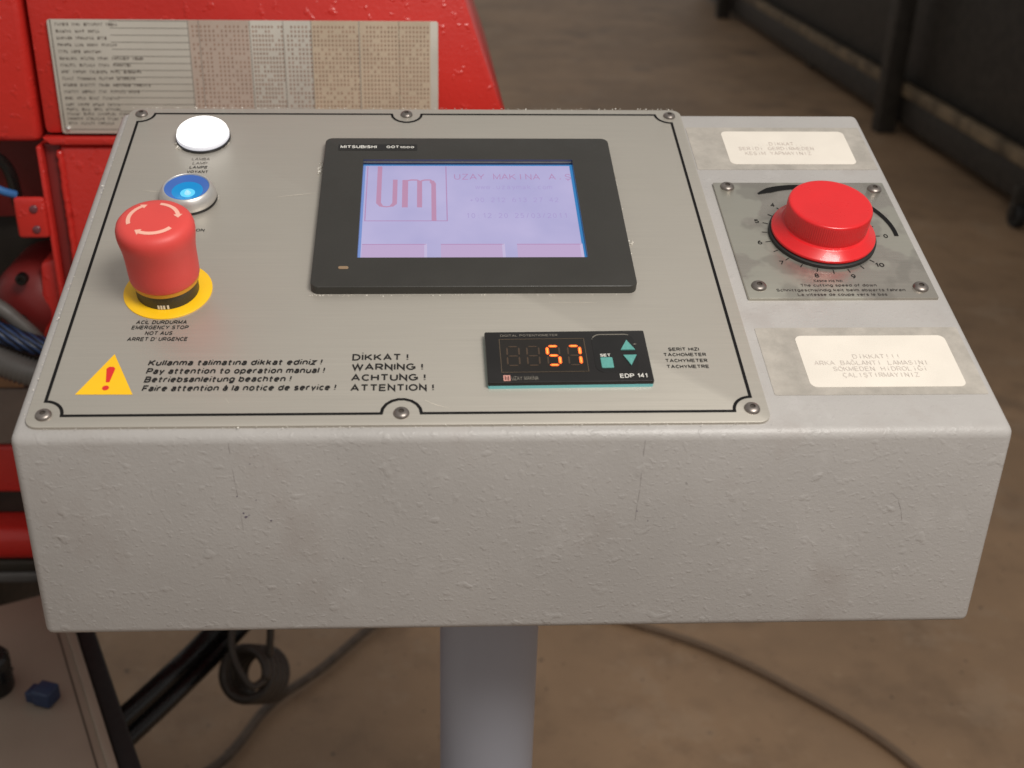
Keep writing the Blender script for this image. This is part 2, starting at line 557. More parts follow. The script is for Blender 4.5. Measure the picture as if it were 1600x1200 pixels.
def glyphs(body, stroke, shear=0.0, spacing=1.0, mono=False):
    """text -> flat stroke polygons (x right, y up, capital height 1)"""
    g = G()
    x, kk = 0.0, 0
    wd_ = 1 + max(0, stroke - .11) * 1.8
    for ch in body:
        if ch == ' ':
            x += (.9 if mono else .50) * spacing
            continue
        wmax = 0.0
        todo = []
        for part in GL[ch].split(';'):
            a = part.split()
            n = [float(q) for q in a[1:]]
            if a[0] == 'L':
                P = [(n[i] * wd_, n[i + 1]) for i in range(0, len(n), 2)]
                closed = False
            else:
                cx_, cy_, rx, ry, a0, a1 = n
                cx_, rx = cx_ * wd_, rx * wd_
                m_ = max(4, int(abs(a1 - a0) / 30))
                P = [(cx_ + rx * math.cos(math.radians(a0 + (a1 - a0) * i / m_)), cy_ + ry * math.sin(math.radians(a0 + (a1 - a0) * i / m_))) for i in range(m_ + 1)]
                closed = abs(a1 - a0) >= 360
                if closed: P = P[:-1]
            wmax = max(wmax, max(p[0] for p in P))
            todo.append((P, closed))
        x0_ = x + ((.9 * spacing - .22) - wmax) / 2 if mono else x
        for P, closed in todo:
            Q = [(x0_ + px_ + (stroke / 2 + py_ * (1 - stroke)) * shear, stroke / 2 + py_ * (1 - stroke)) for px_, py_ in P]
            g.path(Q, stroke, kk % 8, closed=closed)
            kk += 1
        x += .9 * spacing if mono else (wmax + stroke + .13 * spacing)
    return g.V, g.F


def text(g, body, x0, x1, y, h, z, bold=0.15, shear=0.0, m=0, spacing=1.0, rot=0.0, mono=False):
    """fit one line: left, right, baseline and capital height"""
    V, F = glyphs(body, bold, shear, spacing, mono)
    lo, hi = min(v[0] for v in V), max(v[0] for v in V)
    sx, sy = (x1 - x0) / (hi - lo), h
    g.add([(x0 + (vx - lo) * sx, y + vy * sy, z + vz * .004) for vx, vy, vz in V], F, m)


def tag(o, label=None, cat=None, group=None, kind=None):
    if label: o['label'] = label
    if cat: o['category'] = cat
    if group: o['group'] = group
    if kind: o['kind'] = kind
    return o


def empty(name, loc=(0, 0, 0), rot=(0, 0, 0)):
    o = bpy.data.objects.new(name, None)
    o.empty_display_size = 0.05
    COL.objects.link(o)
    o.location = loc
    o.rotation_euler = rot
    return o


# ------------------------------------------------------------------ floor
g = G().add([(-30, -12, 0), (30, -12, 0), (30, 40, 0), (-30, 40, 0)], [(0, 1, 2, 3)])
tag(g.build('floor', CONCRETE, sc=1), kind='structure')

# ------------------------------------------------------------------ the console
TILT = 0.3141
con = empty('control_console', (0, 0, 1.0), (TILT, 0, 0))
tag(con, 'grey hammered-paint control console on a pole, with steel plate, screen and red buttons', 'control console')


def rounded_solid(name, pts_yz, x0, x1, rad, mat, parent):
    bm = bmesh.new()
    a = [bm.verts.new((x0 * MM, y * MM, z * MM)) for y, z in pts_yz]
    b = [bm.verts.new((x1 * MM, y * MM, z * MM)) for y, z in pts_yz]
    n = len(pts_yz)
    bm.faces.new(a)
    bm.faces.new(b[::-1])
    for i in range(n):
        bm.faces.new((a[i], b[i], b[(i + 1) % n], a[(i + 1) % n])[::-1])
    bmesh.ops.recalc_face_normals(bm, faces=bm.faces)
    bmesh.ops.bevel(bm, geom=list(bm.edges), offset=rad * MM, segments=5, profile=0.5, affect='EDGES')
    me = bpy.data.meshes.new(name)
    bm.to_mesh(me)
    bm.free()
    me.materials.append(mat)
    me.shade_smooth()
    me.set_sharp_from_angle(angle=math.radians(40))
    return link(name, me, parent)


H = 108.5
sn, cs = math.sin(TILT), math.cos(TILT)
yf, yb = -112.0, 155.5
fb = (yf - H * sn, -H * cs)              # front bottom (front face is plumb)
# the underside is level, the back is plumb
D = (yb - yf)
bb_len = H + D * sn                      # back height down to the same level
bbk = (yb - bb_len * sn, -bb_len * cs)
rounded_solid('shell', [(yf, 0), fb, bbk, (yb, 0)], -184.0, 265.0, 4.2, PAINT, con)

# --- pole (plumb): built in world axes then turned back into console axes
inv = Matrix.Rotation(-TILT, 4, 'X')
g = G()
px, py = 37.0, 30.0
top_z = -150.0
g.lathe([(31, top_z + 40), (31, -985)], px, py, 48)
g.lathe([(90, -1000), (90, -988), (88, -986), (31.5, -985)], px, py, 48)
g.V = [tuple(inv @ Vector(v)) for v in g.V]
g.build('pole', POLEM, con, smooth=True, angle=40)
for i in range(4):
    a = PI / 4 + i * PI / 2
    g = G().lathe([(8, -986), (8, -980), (0, -980)], px + 70 * math.cos(a), py + 70 * math.sin(a), 6)
    g.V = [tuple(inv @ Vector(v)) for v in g.V]
    g.build('pole_bolt', SCREW, con)


# --- screws
def screw(x, y, z, parent, r=3.6):
    g = G()
    g.lathe([(r * 1.02, 0), (r, .5), (r * .93, 1.0), (r * .78, 1.45), (r * .55, 1.75), (r * .36, 1.85)], x, y, 28, 0, zoff=z)
    hexv = []
    g.lathe([(r * .36, 1.85), (r * .33, 1.2), (0, 1.2)], x, y, 6 * 4, 1, zoff=z)
    return g.build('screw', [SCREW, SOCKET], parent, smooth=True, angle=50)


# --- face plate
g = G().slab(-178.5, 154.5, -107.2, 157.0, -1.0, 1.5, 6.0, 0.5, seg=6, bseg=2)
plate = g.build('face_plate', STEEL, con, smooth=True, angle=35)
ZP = 1.5
zi = ZP + 0.12
for x, y in ((-171, -99.8), (-12.5, -100.2), (146.8, -98.8), (-171, 150.2), (-12.6, 150.4), (147.2, 149.6)):
    screw(x, y, ZP, plate)


def arc(cx, cy, r, a0, a1, n=9):
    return [(cx + r * math.cos(math.radians(a0 + (a1 - a0) * i / n)), cy + r * math.sin(math.radians(a0 + (a1 - a0) * i / n))) for i in range(n + 1)]


xl, xr, ybm, ytp, rc = -172.0, 147.5, -100.2, 151.0, 9.0
P = []
P += arc(xl, ybm, rc, 90, 0)
P += arc(-12.5, ybm, rc, 180, 0)
P += arc(xr, ybm, rc, 180, 90)
P += arc(xr, ytp, rc, 270, 180)
P += arc(-12.5, ytp, rc, 360, 180)
P += arc(xl, ytp, rc, 0, -90)
G().path(P, 1.5, zi, closed=True).build('border_line', BORDER, plate)

# --- printed lettering on the plate
g = G()
text(g, 'Kullanma talimatına dikkat ediniz !', -130.6, -49.7, -68.4, 4.1, zi, .23, .22)
text(g, 'Pay attention to operation manual !', -130.6, -48.2, -74.0, 4.1, zi, .23, .22)
text(g, 'Betriebsanleitung beachten !', -130.6, -63.2, -79.5, 4.1, zi, .23, .22)
text(g, 'Faire attention à la notice de service !', -130.6, -42.4, -85.3, 4.1, zi, .23, .22)
g.build('lettering', INK, plate)
g = G()
text(g, 'DİKKAT !', -36, -9.7, -65.6, 4.5, zi, .20)
text(g, 'WARNING !', -36, -2.8, -72.2, 4.5, zi, .20)
text(g, 'ACHTUNG !', -36, -1.6, -79.3, 4.5, zi, .20)
text(g, 'ATTENTION !', -36, 2.2, -86.0, 4.5, zi, .20)
g.build('lettering', INK, plate)
g = G()
text(g, 'ŞERİT HIZI', 114.5, 129.3, -60.0, 2.3, zi, .20)
text(g, 'TACHOMETER', 111.8, 132.1, -63.8, 2.3, zi, .20)
text(g, 'TACHYMETER', 112.1, 132.0, -67.9, 2.3, zi, .20)
text(g, 'TACHYMETRE', 112.1, 131.9, -72.0, 2.3, zi, .20)
g.build('lettering', INK, plate)
g = G()
text(g, 'ACİL DURDURMA', -141.2, -116.9, -39.2, 2.75, zi, .20, .15)
text(g, 'EMERGENCY STOP', -142.7, -115.5, -43.0, 2.75, zi, .20, .15)
text(g, 'NOT AUS', -135.6, -122.6, -47.1, 2.75, zi, .20, .15)
text(g, "ARRET D' URGENCE", -143.3, -114.9, -51.3, 2.75, zi, .20, .15)
g.build('lettering', INK, plate)
g = G()
text(g, 'LAMBA', -134.4, -124.3, 101.3, 2.5, zi, 0.13, .1, 1)
text(g, 'LAMP', -133.5, -125.2, 97.1, 2.5, zi, 0.13, .1, 1)
text(g, 'LAMPE', -134.6, -124.6, 93.0, 2.5, zi, 0.17, .1)
text(g, 'VOYANT', -135.4, -123.7, 88.6, 2.5, zi, 0.17, .1)
g.build('lettering', [INK, INK_SOFT], plate)
g = G()
text(g, 'ON', -122.8, -118.2, 34.4, 2.4, zi, 0.17, .1)
g.build('lettering', [INK, INK_SOFT], plate)

PALE = plain('pale_scratch', S(216, 208, 194), .45)
for pts in ([(-83, 65.5), (-72, 67.6), (-62, 69.3)], [(-157, 71.5), (-152, 71), (-147.5, 70.6)], [(-2, -92), (3, -95), (9, -97)], [(60, -24), (84, -24.6)], [(-92, -90), (-90, -93)]):
    G().path(pts, [.12] + [.35] * (len(pts) - 2) + [.12], zi).build('scratch', PALE, plate)

# --- warning triangle
g = G().add([(-159.9, -87.0, zi), (-134.1, -87.2, zi), (-147.2, -60.3, zi)], [(0, 1, 2)])
tri = g.build('warning_triangle', YELLOW, plate)
zt = zi + .12
g = G()
g.add([(-147.2, -79.2, zt), (-145.6, -79.2, zt), (-144.6, -70.3, zt), (-145.6, -69.0, zt), (-147.6, -69.0, zt), (-148.6, -70.3, zt)], [(0, 1, 2, 3, 4, 5)])
g.add([(-146.6 + 1.55 * math.cos(a * PI / 8), -82.9 + 1.55 * math.sin(a * PI / 8), zt) for a in range(16)], [tuple(range(16))])
g.V = [(x - .4, y, z) for x, y, z in g.V]
g.build('exclamation_mark', REDINK, plate)


# --- white indicator lamp
cx, cy = -130.6, 123.4
w = G().lathe([(15.6, ZP), (15.6, ZP + 1.1), (14.6, ZP + 1.3), (14.3, ZP + 1.5)], cx, cy, 56).build('indicator_lamp', BLACKG, con, smooth=True, angle=40)
G().lathe([(14.6, ZP + 1.2), (15.2, ZP + 2.0), (15.25, ZP + 3.4), (15.0, ZP + 4.0)], cx, cy, 56).build('lens_rim', LENSR, w, smooth=True)
prof = [(15.0, ZP + 4.0), (14.8, ZP + 4.6)]
for i in range(1, 9):
    a = PI / 2 * i / 8
    prof.append((14.8 * math.cos(a), ZP + 4.6 + 6.2 * math.sin(a)))
prof[-1] = (0, ZP + 10.8)
G().lathe(prof, cx, cy, 56).build('lamp_lens', LENSW, w, smooth=True)

# --- blue illuminated push button
cx, cy = -130.6, 63.6
b = G().lathe([(15.5, ZP), (15.5, ZP + .9), (14.8, ZP + 1.0), (14.6, ZP + 1.4)], cx, cy, 56).build('push_button', BLACKG, con, smooth=True, angle=40)
G().lathe([(14.9, ZP + 1.0), (15.4, ZP + 1.8), (15.2, ZP + 3.6), (14.6, ZP + 5.6), (13.6, ZP + 7.5), (12.8, ZP + 8.3), (12.4, ZP + 8.5), (12.1, ZP + 8.2), (12.0, ZP + 7.2)], cx, cy, 64).build('button_bezel', SILVER, b, smooth=True)
G().lathe([(12.0, ZP + 7.6), (10.5, ZP + 6.7), (8.4, ZP + 5.6)], cx, cy, 48).build('button_lens', BLUE1, b, smooth=True)
g = G().lathe([(8.4, ZP + 5.6), (6.5, ZP + 4.9), (4.0, ZP + 4.2)], cx, cy, 40, 0)
g.build('lens_dish', BLUE2, b, smooth=True)
g = G().lathe([(4.0, ZP + 4.2), (2.0, ZP + 3.9), (1.8, ZP + 3.9)], cx, cy, 32, 0)
g.lathe([(1.8, ZP + 3.9), (1.4, ZP + 4.8), (.6, ZP + 5.7), (0, ZP + 5.9)], cx, cy, 16, 1)
g.build('light_core', [BLUE3, BLUE4], b, smooth=True)

# --- emergency stop
cx, cy = -129.5, -14.2
e = G().lathe([(21.7, ZP), (21.7, ZP + .55), (21.3, ZP + .8), (14.5, ZP + .8)], cx, cy, 72).build('emergency_stop_button', YELLOW, con, smooth=True, angle=35)
G().lathe([(15.3, ZP + .8), (15.3, ZP + 3), (15.6, ZP + 8.4)], cx, cy, 48).build('collar', BLACKP, e, smooth=True)
G().lathe([(15.0, ZP + 8.4), (16.3, ZP + 8.5), (16.6, ZP + 10.9), (15, ZP + 11.0)], cx, cy, 56).build('yellow_ring', plain('amber_ring', S(214, 150, 40), 0.45), e, smooth=True, angle=40)
prof = [(15.5, 12.2), (16.7, 12.4), (17.0, 13.2), (17.1, 18), (17.15, 25), (17.35, 29), (17.7, 32), (18.1, 34.5), (18.45, 36.8), (18.6, 38.8), (18.5, 41), (17.8, 43.2), (16.4, 44.8), (14.4, 45.6), (11, 46.0), (6, 46.15), (0, 46.2)]
G().lathe(prof, cx, cy, 80).build('mushroom_cap', REDP, e, smooth=True)


def top_z(r):
    for (r0, z0), (r1, z1) in zip(prof[8:], prof[9:]):
        if r1 <= r <= r0:
            return z1 + (z0 - z1) * (r - r1) / (r0 - r1)
    return prof[-1][1]


def arc_arrow(g, r, a0, a1, w, head=14.0, hw=2.3):
    n = 12
    d = math.copysign(head, a1 - a0)
    A = [a0 + (a1 - d - a0) * i / n for i in range(n + 1)]
    rs = [r - w / 2, r, r + w / 2]
    V = []
    for a in A:
        for q in rs:
            V.append((cx + q * math.cos(math.radians(a)), cy + q * math.sin(math.radians(a)), top_z(q) + .13))
    F = []
    for i in range(n):
        for j in range(2):
            F.append((i * 3 + j, i * 3 + j + 1, i * 3 + j + 4, i * 3 + j + 3))
    g.add(V, F)
    V = []
    for q, a in ((r - w / 2 - hw / 2, a1 - d), (r, a1 - d), (r + w / 2 + hw / 2, a1 - d), (r, a1)):
        V.append((cx + q * math.cos(math.radians(a)), cy + q * math.sin(math.radians(a)), top_z(q) + .15))
    g.add(V, [(0, 1, 3), (1, 2, 3)])


for a0, a1 in ((-38, -128), (82, 2), (202, 112)):
    g = G()
    arc_arrow(g, 11.6, a0, a1, 2.0)
    g.build('arrow_print', ARROW, e)
# white index ticks on the collar
g = G()
for a in (-97, -92, -87, -80):
    aa = math.radians(a)
    x, y = cx + 15.5 * math.cos(aa), cy + 15.5 * math.sin(aa)
    tx, ty = -math.sin(aa), math.cos(aa)
    g.add([(x - tx * .5, y - ty * .5, ZP + 1.2), (x + tx * .5, y + ty * .5, ZP + 1.2), (x + tx * .5, y + ty * .5, ZP + 3.6), (x - tx * .5, y - ty * .5, ZP + 3.6)], [(0, 1, 2, 3)])
g.build('collar_mark', WHITEINK, e)

# ------------------------------------------------------------------ touch screen
x0, x1, y0, y1, zt = -58.9, 105.1, -17.2, 117.8, 6.2
ox0, ox1, oy0, oy1, oz = -36.4, 82.3, 6.2, 95.4, 3.0
bm = bmesh.new()
g = G()


def frame_with_hole(g, ox, hole, z0, z1, r, bev, seg=5, bseg=3, zr=3.0):
    a0, a1, b0, b1 = ox
    h0, h1, k0, k1 = hole

    def ring(inset, z):
        rr = max(r - inset, .01)
        P = []
        for cxx, cyy, s0 in ((a1 - r, b1 - r, 0), (a0 + r, b1 - r, 90), (a0 + r, b0 + r, 180), (a1 - r, b0 + r, 270)):
            for i in range(seg + 1):
                a = math.radians(s0 + 90 * i / seg)
                P.append((cxx + rr * math.cos(a), cyy + rr * math.sin(a), z))
        return P
    rings = [ring(0, z0)] + [ring(bev * (1 - math.cos(PI / 2 * i / bseg)), z1 - bev + bev * math.sin(PI / 2 * i / bseg)) for i in range(bseg + 1)]
    n = len(rings[0])
    V = [p for q in rings for p in q]
    F = []
    for j in range(len(rings) - 1):
        for i in range(n):
            a, b_ = j * n + i, j * n + (i + 1) % n
            F.append((a, b_, b_ + n, a + n))
    base = (len(rings) - 1) * n
    hb = len(V)
    # hole corners in the same order: TR, TL, BL, BR
    V += [(h1, k1, z1), (h0, k1, z1), (h0, k0, z1), (h1, k0, z1)]
    q = seg + 1
    for c_ in range(4):
        for i in range(seg):
            F.append((base + c_ * q + i, base + c_ * q + i + 1, hb + c_))
        nxt = (c_ + 1) % 4
        F.append((base + c_ * q + seg, base + nxt * q, hb + nxt, hb + c_))
    g.add(V, F)
    V = [(h1, k1, z1), (h0, k1, z1), (h0, k0, z1), (h1, k0, z1), (h1, k1, zr), (h0, k1, zr), (h0, k0, zr), (h1, k0, zr)]
    g.add(V, [(i, 4 + i, 4 + (i + 1) % 4, (i + 1) % 4)[::-1] for i in range(4)], 1)


frame_with_hole(g, (x0, x1, y0, y1), (ox0, ox1, oy0, oy1), ZP - .6, zt, 4.2, .7, zr=2.6)
ts = g.build('touch_screen', [BLACKP, RECESS], con, smooth=True, angle=30)
zd = 2.6
G().rect(ox0 - .5, oy0 - .5, ox1 + .5, oy1 + .5, zd).build('display', DISP, ts)
zz = zd + .12
g = G()
g.rect(ox1 - 1.5, oy0, ox1, oy1 - 1.2, zz, 0)
g.rect(ox0, oy0, ox0 + 1.3, oy1 - 1.2, zz, 1)
g.rect(ox0, oy1 - 1.2, ox1, oy1, zz, 0)
g.build('display_edge', [D_EDGE, D_EDGEL], ts)
g = G().box(ox0, ox1, oy1 - .5, oy1 + .0, zt - 1.9, zt - 1.4)
g.build('glass_edge', GLASSLINE, ts)
# screen content
g = G()
LX0, LX1, LY0, LY1 = -34.2, 10.6, 41.8, 93.6
for a_, b_, c_, d_ in ((LX0, LY0, LX1, LY0 + .6), (LX1 - .6, LY0, LX1, LY1), (LX0, LY0, LX0 + .6, LY1)):
    g.rect(a_, b_, c_, d_, zz)
g.build('logo_frame', D_TEXT, ts)
g = G()
# the 'um' mark: long left stem, cup, then m with a long right stem
g.path([(-27.0, 93.6), (-27.0, 58.5), (-25.4, 55.4)], [2.6, 2.6, 2.0], zz)
g.path([(-25.8, 55.5), (-22.6, 54.8), (-19.6, 55.5)], 1.0, zz + .02)
g.path([(-19.9, 55.4), (-18.2, 58.0), (-18.2, 80.5)], [2.0, 2.6, 2.6], zz)
g.rect(-14.2, 54.3, -11.0, 80.3, zz)
g.path([(-11.6, 79.4), (-9.5, 80.2), (-6.2, 80.2), (-4.6, 79.0)], 1.2, zz + .02)
g.rect(-6.0, 54.3, -3.2, 79.6, zz)
g.path([(-3.6, 79.4), (-1.5, 80.2), (1.2, 80.2), (3.2, 78.0)], 1.2, zz + .02)
g.path([(2.0, 79.2), (3.2, 76.5), (3.2, 42.2)], 2.6, zz)
g.build('logo_mark', D_LOGO, ts)
g = G()
text(g, 'UZAY MAKINA A.Ş', 14.8, 80.8, 80.6, 5.6, zz, 0.11, mono=True)
g.build('display_text', D_TEXT, ts)
g = G()
text(g, 'www.uzaymak.com', 26.4, 69.3, 71.4, 4.2, zz, 0.1, mono=True)
text(g, '+90 212 613 27 42', 23.2, 71.8, 59.2, 4.2, zz, 0.1, mono=True)
text(g, '10:12:20 25/03/2011', 21.1, 75.1, 44.6, 4.4, zz, 0.1, mono=True)
g.build('display_text', D_FAINT, ts)
for a_, b_ in ((-34.6, -1.2), (6.6, 39.6), (46.6, 80.6)):
    g = G().rect(a_, 6.2, b_, 22.0, zz, 0)
    g.rect(b_ - .9, 6.2, b_ + .6, 22.0, zz + .05, 1)
    g.rect(a_, 21.2, b_, 21.8, zz + .05, 2)
    g.build('screen_key', [D_PINK, D_PINKL, D_TEXT], ts)
# maker lettering
g = G().slab(-51.2, -6.0, 104.6, 110.8, zt - .2, zt + .12, .6)
g.build('name_strip', BLACKG, ts)
g = G()
text(g, 'MITSUBISHI', -49.9, -29.2, 106.5, 2.9, zt + .25, 0.2)
g.build('lettering', WHITEINK, ts)
g = G()
text(g, 'GOT', -23.6, -16.6, 106.6, 2.6, zt + .25, 0.2)
g.build('lettering', WHITEINK, ts)
g = G()
text(g, '1000', -16.0, -7.8, 106.6, 2.0, zt + .25, 0.2)
g.build('lettering', WHITEINK, ts)
g = G().slab(-45.6, -40.4, -3.2, -1.0, zt - .1, zt + .3, 1.0, .15)
g.build('status_light', plain('status_amber', S(142, 118, 92), 0.4), ts)

# ------------------------------------------------------------------ digital potentiometer
mr = math.radians(0.6)
x0, x1, y0, y1 = 26.7, 103.6, -84.6, -49.7
zt = 5.4
g = G().slab(x0, x1, y0, y1, ZP + 1.9, zt, .8, .6, seg=3, bseg=2, rot=mr)
dm = g.build('digital_meter', BLACKG, con, smooth=True, angle=30)
G().slab(x0 + .2, x1 - .2, y0 + .0, y1 - .2, ZP - .4, ZP + 1.9, .8, rot=mr).build('gasket', TEALD, dm)


def R2(x, y):
    cx_, cy_ = (x0 + x1) / 2, (y0 + y1) / 2
    return (cx_ + (x - cx_) * math.cos(mr) - (y - cy_) * math.sin(mr), cy_ + (x - cx_) * math.sin(mr) + (y - cy_) * math.cos(mr))


def rotg(g):
    g.V = [(*R2(x, y), z) for x, y, z in g.V]
    return g


z1_ = zt + .1
WIN = plain('display_window', S(34, 30, 26), 0.22, var=0.2, vscale=60)
rotg(G().slab(33.6, 73.8, -77.8, -55.4, zt - .2, z1_, 1.0)).build('display_window', WIN, dm)
g = G()
g.path([(33.5, -55.3), (73.9, -55.3), (73.9, -77.9), (33.5, -77.9)], .35, z1_ + .05, closed=True)
rotg(g).build('window_outline', plain('window_outline', S(86, 72, 56), 0.5), dm)


def digit(xo, lit):
    W_, H_, t_ = 5.6, 12.8, 1.55
    yb_ = -73.4
    sh = 0.02
    segs = {'a': ((.9, H_), (W_ - .9, H_)), 'g': ((.9, H_ / 2), (W_ - .9, H_ / 2)), 'd': ((.9, 0), (W_ - .9, 0)),
            'f': ((0, H_ - .9), (0, H_ / 2 + .9)), 'e': ((0, H_ / 2 - .9), (0, .9)), 'b': ((W_, H_ - .9), (W_, H_ / 2 + .9)), 'c': ((W_, H_ / 2 - .9), (W_, .9))}
    g_on, g_off = G(), G()
    for k_, (p, q) in segs.items():
        P0 = (xo + p[0] + p[1] * sh, yb_ + p[1])
        P1 = (xo + q[0] + q[1] * sh, yb_ + q[1])
        d = (Vector(P1) - Vector(P0)).normalized() * .55
        pts = [(P0[0] - d.x * .4, P0[1] - d.y * .4), (P0[0] + d.x, P0[1] + d.y), (P1[0] - d.x, P1[1] - d.y), (P1[0] + d.x * .4, P1[1] + d.y * .4)]
        if k_ in lit:
            g_on.path(pts, [.5, t_, t_, .5], z1_ + .12, 0)
            g_on.path([pts[1], pts[2]], .45, z1_ + .17, 1)
        else:
            g_off.path(pts, [.3, .75, .75, .3], z1_ + .08, 0)
    if g_off.V:
        rotg(g_off).build('dark_segments', SEG_OFF, dm)
    if g_on.V:
        rotg(g_on).build('lit_digit', [SEG_ON, SEG_HOT], dm)


digit(36.6, '')
digit(46.0, '')
digit(55.6, 'afgcd')
digit(65.4, 'abc')
# key pad
pad = rotg(G().slab(77.4, 97.9, -78.8, -52.6, zt - .2, z1_ + .05, 4.5, .1, seg=6)).build('key_pad', plain('key_pad_black', S(26, 25, 24), 0.4), dm)
g = G()
g.path(arc(82.0, -57.1, 4.3, 170, 90) + arc(93.4, -57.1, 4.3, 90, 60), [.15] * 3 + [.6] * 10 + [.5] * 7, z1_ + .12)
rotg(g).build('pad_highlight_line', GREYINK, dm)
rotg(G().slab(80.2, 85.9, -76.0, -69.0, z1_ - .1, z1_ + .55, .5, .2)).build('set_key', TEALP, dm)


def tri_key(pts):
    zb, ztp = z1_ - .05, z1_ + .6
    V = [(x, y, zb) for x, y in pts] + [(x, y, ztp) for x, y in pts]
    g = G().add(V, [(3, 4, 5), (0, 1, 4, 3), (1, 2, 5, 4), (2, 0, 3, 5)])
    return rotg(g)


tri_key([(90.6, -64.0), (97.4, -64.0), (94.1, -57.2)]).build('arrow_key', TEALP, dm)
tri_key([(91.3, -67.6), (94.2, -74.6), (97.6, -67.6)]).build('arrow_key', TEALP, dm)
g = G()
pass
for body, a_, b_, y_, h_, bo, mi in (('DIGITAL POTENTIOMETER', 34.2, 61.6, -53.6, 1.5, .15, 1), ('SET', 80.4, 85.2, -68.2, 1.9, .19, 0), ('EDP 141', 88.0, 100.6, -82.6, 2.7, .16, 0),
                              ('UZAY MAKİNA', 37.8, 50.1, -83.3, 2.6, .14, 1), ('+', 97.0, 98.6, -60.6, 1.9, .19, 1)):
    g = G()
    text(g, body, a_, b_, y_, h_, z1_ + .12, bo, m=mi)
    rotg(g).build('lettering', [WHITEINK, GREYINK], dm)
g = G().rect(34.0, -83.6, 37.2, -79.9, z1_ + .1, 0)
g.rect(34.6, -83.0, 35.1, -80.5, z1_ + .15, 1)
g.rect(35.4, -83.0, 35.8, -81.0, z1_ + .15, 1)
g.rect(36.1, -83.4, 36.6, -80.6, z1_ + .15, 1)
rotg(g).build('logo_mark', [plain('logo_pale_red', S(206, 150, 138), 0.5), plain('logo_dark', S(90, 50, 46), 0.5)], dm)

# ------------------------------------------------------------------ speed knob with its plate
g = G().slab(161.2, 258.6, -21.6, 79.6, -.5, 1.6, .6, .3, seg=2, bseg=2)
kp = g.build('knob_plate', KSTEEL, con, smooth=True, angle=30)
ZK = 1.6
zk = ZK + .12
for x, y in ((168.6, 75.2), (252.2, 73.0), (168.2, -12.2), (251.6, -13.4)):
    screw(x, y, ZK, kp, 3.9)
kcx, kcy = 211.0, 29.6
g = G()
for i in range(0, 21):
    a = 31.5 * i / 2
    if i > 20: break
    aa = math.radians(a)
    g.path([(kcx + 28.9 * math.cos(aa), kcy + 28.9 * math.sin(aa)), (kcx + 31.8 * math.cos(aa), kcy + 31.8 * math.sin(aa))], .55, zk)
g.build('scale_ticks', INK, kp)
g = G()
for n_ in range(0, 11):
    aa = math.radians(31.5 * n_)
    s_ = str(n_)
    wd = 2.4 if n_ < 10 else 4.6
    x, y = kcx + 35.0 * math.cos(aa), kcy + 35.0 * math.sin(aa)
    if n_ == 1: wd = 1.0
    text(g, s_, x - wd / 2, x + wd / 2, y - 1.6, 3.3, zk, 0.18)
g.build('scale_numbers', INK, kp)
g = G()
pts, ws = [], []
for i in range(41):
    t = i / 40
    a = math.radians(124 - 124 * t)
    r = 47.0 - 6.0 * t
    pts.append((kcx + r * math.cos(a), kcy + r * math.sin(a)))
    ws.append((4.9 - 2.6 * t) * (min(1, i / 3) * .75 + .25))
g.path(pts, ws, zk)
g.build('direction_arc', BORDER, kp)
g = G()
text(g, 'Kesme iniş hızı', 197.6, 212.4, -9.0, 2.2, zk, .18)
text(g, 'The cutting speed of down', 190.0, 229.2, -12.6, 2.2, zk, .18)
text(g, 'Schnittgeschwindig keit beim abwerts fahren', 176.6, 243.0, -16.4, 2.2, zk, .18)
text(g, 'La vitesse de coupe vers le bas', 186.7, 232.7, -19.9, 2.2, zk, .18)
g.build('lettering', plain('worn_ink', S(70, 66, 62), 0.5, var=0.35, vscale=300), kp)

kb = G().lathe([(28.4, ZK), (28.4, ZK + 1.9), (27.8, ZK + 2.3), (20, ZK + 2.4)], kcx, kcy, 72).build('speed_knob', RUBBER, con, smooth=True, angle=40)
P = [(20, 4.1), (26.8, 4.1), (27.35, 4.5), (27.5, 5.2), (27.3, 5.9), (26.9, 6.2), (26.0, 6.7), (23.5, 9.3), (23.0, 9.7), (21.9, 10.0), (21.6, 10.4)]
G().lathe(P, kcx, kcy, 96).build('knob_skirt', REDK, kb, smooth=True, angle=22)
P = [(21.6, 10.2), (21.65, 11.0), (21.7, 14), (21.8, 18), (21.8, 21.5), (21.75, 22.1), (21.4, 22.7), (20.7, 23.0), (19.6, 22.95), (12, 22.85), (0, 22.8)]
G().lathe(P, kcx, kcy, 600, ribs=120, ribamp=.12, ribz=(10.5, 21.7)).build('knob_cap', REDK, kb, smooth=True)

# ------------------------------------------------------------------ stickers
g = G().slab(155.6, 261.0, 94.6, 139.2, -.2, .22, 1.0)
tape = g.build('tape', TAPE, con)
tape['label'] = 'clear tape strip holding the upper white label'
g = G().slab(175.9, 250.3, 100.0, 134.7, .0, .38, 3.4, .08, seg=6)
lb = g.build('paper_label', LABEL, tape)
g = G()
text(g, '...DiKKAT...', 196.1, 224.1, 119.4, 3.4, .5, 0.1, mono=True)
text(g, 'ŞERiDi GERDiRMEDEN', 183.6, 228.3, 114.4, 3.4, .5, 0.1, mono=True)
text(g, 'KESiM YAPMAYINIZ', 186.4, 225.7, 109.4, 3.4, .5, 0.1, mono=True)
g.build('lettering', INK_GHOST, tape)
g = G().slab(159.8, 260.6, -89.0, -42.4, -.2, .22, 1.0)
tape = g.build('tape', TAPE, con)
tape['label'] = 'clear tape strip holding the lower white label'
g = G().slab(178.0, 252.2, -84.0, -48.4, .0, .38, 3.4, .08, seg=6)
lb = g.build('paper_label', LABEL, tape)
g = G()
text(g, 'DiKKAT!!!', 203.0, 225.4, -64.9, 3.0, .5, 0.11, mono=True)
text(g, 'ARKA BAĞLANTI LAMASINI', 183.3, 237.6, -69.3, 3.0, .5, 0.11, mono=True)
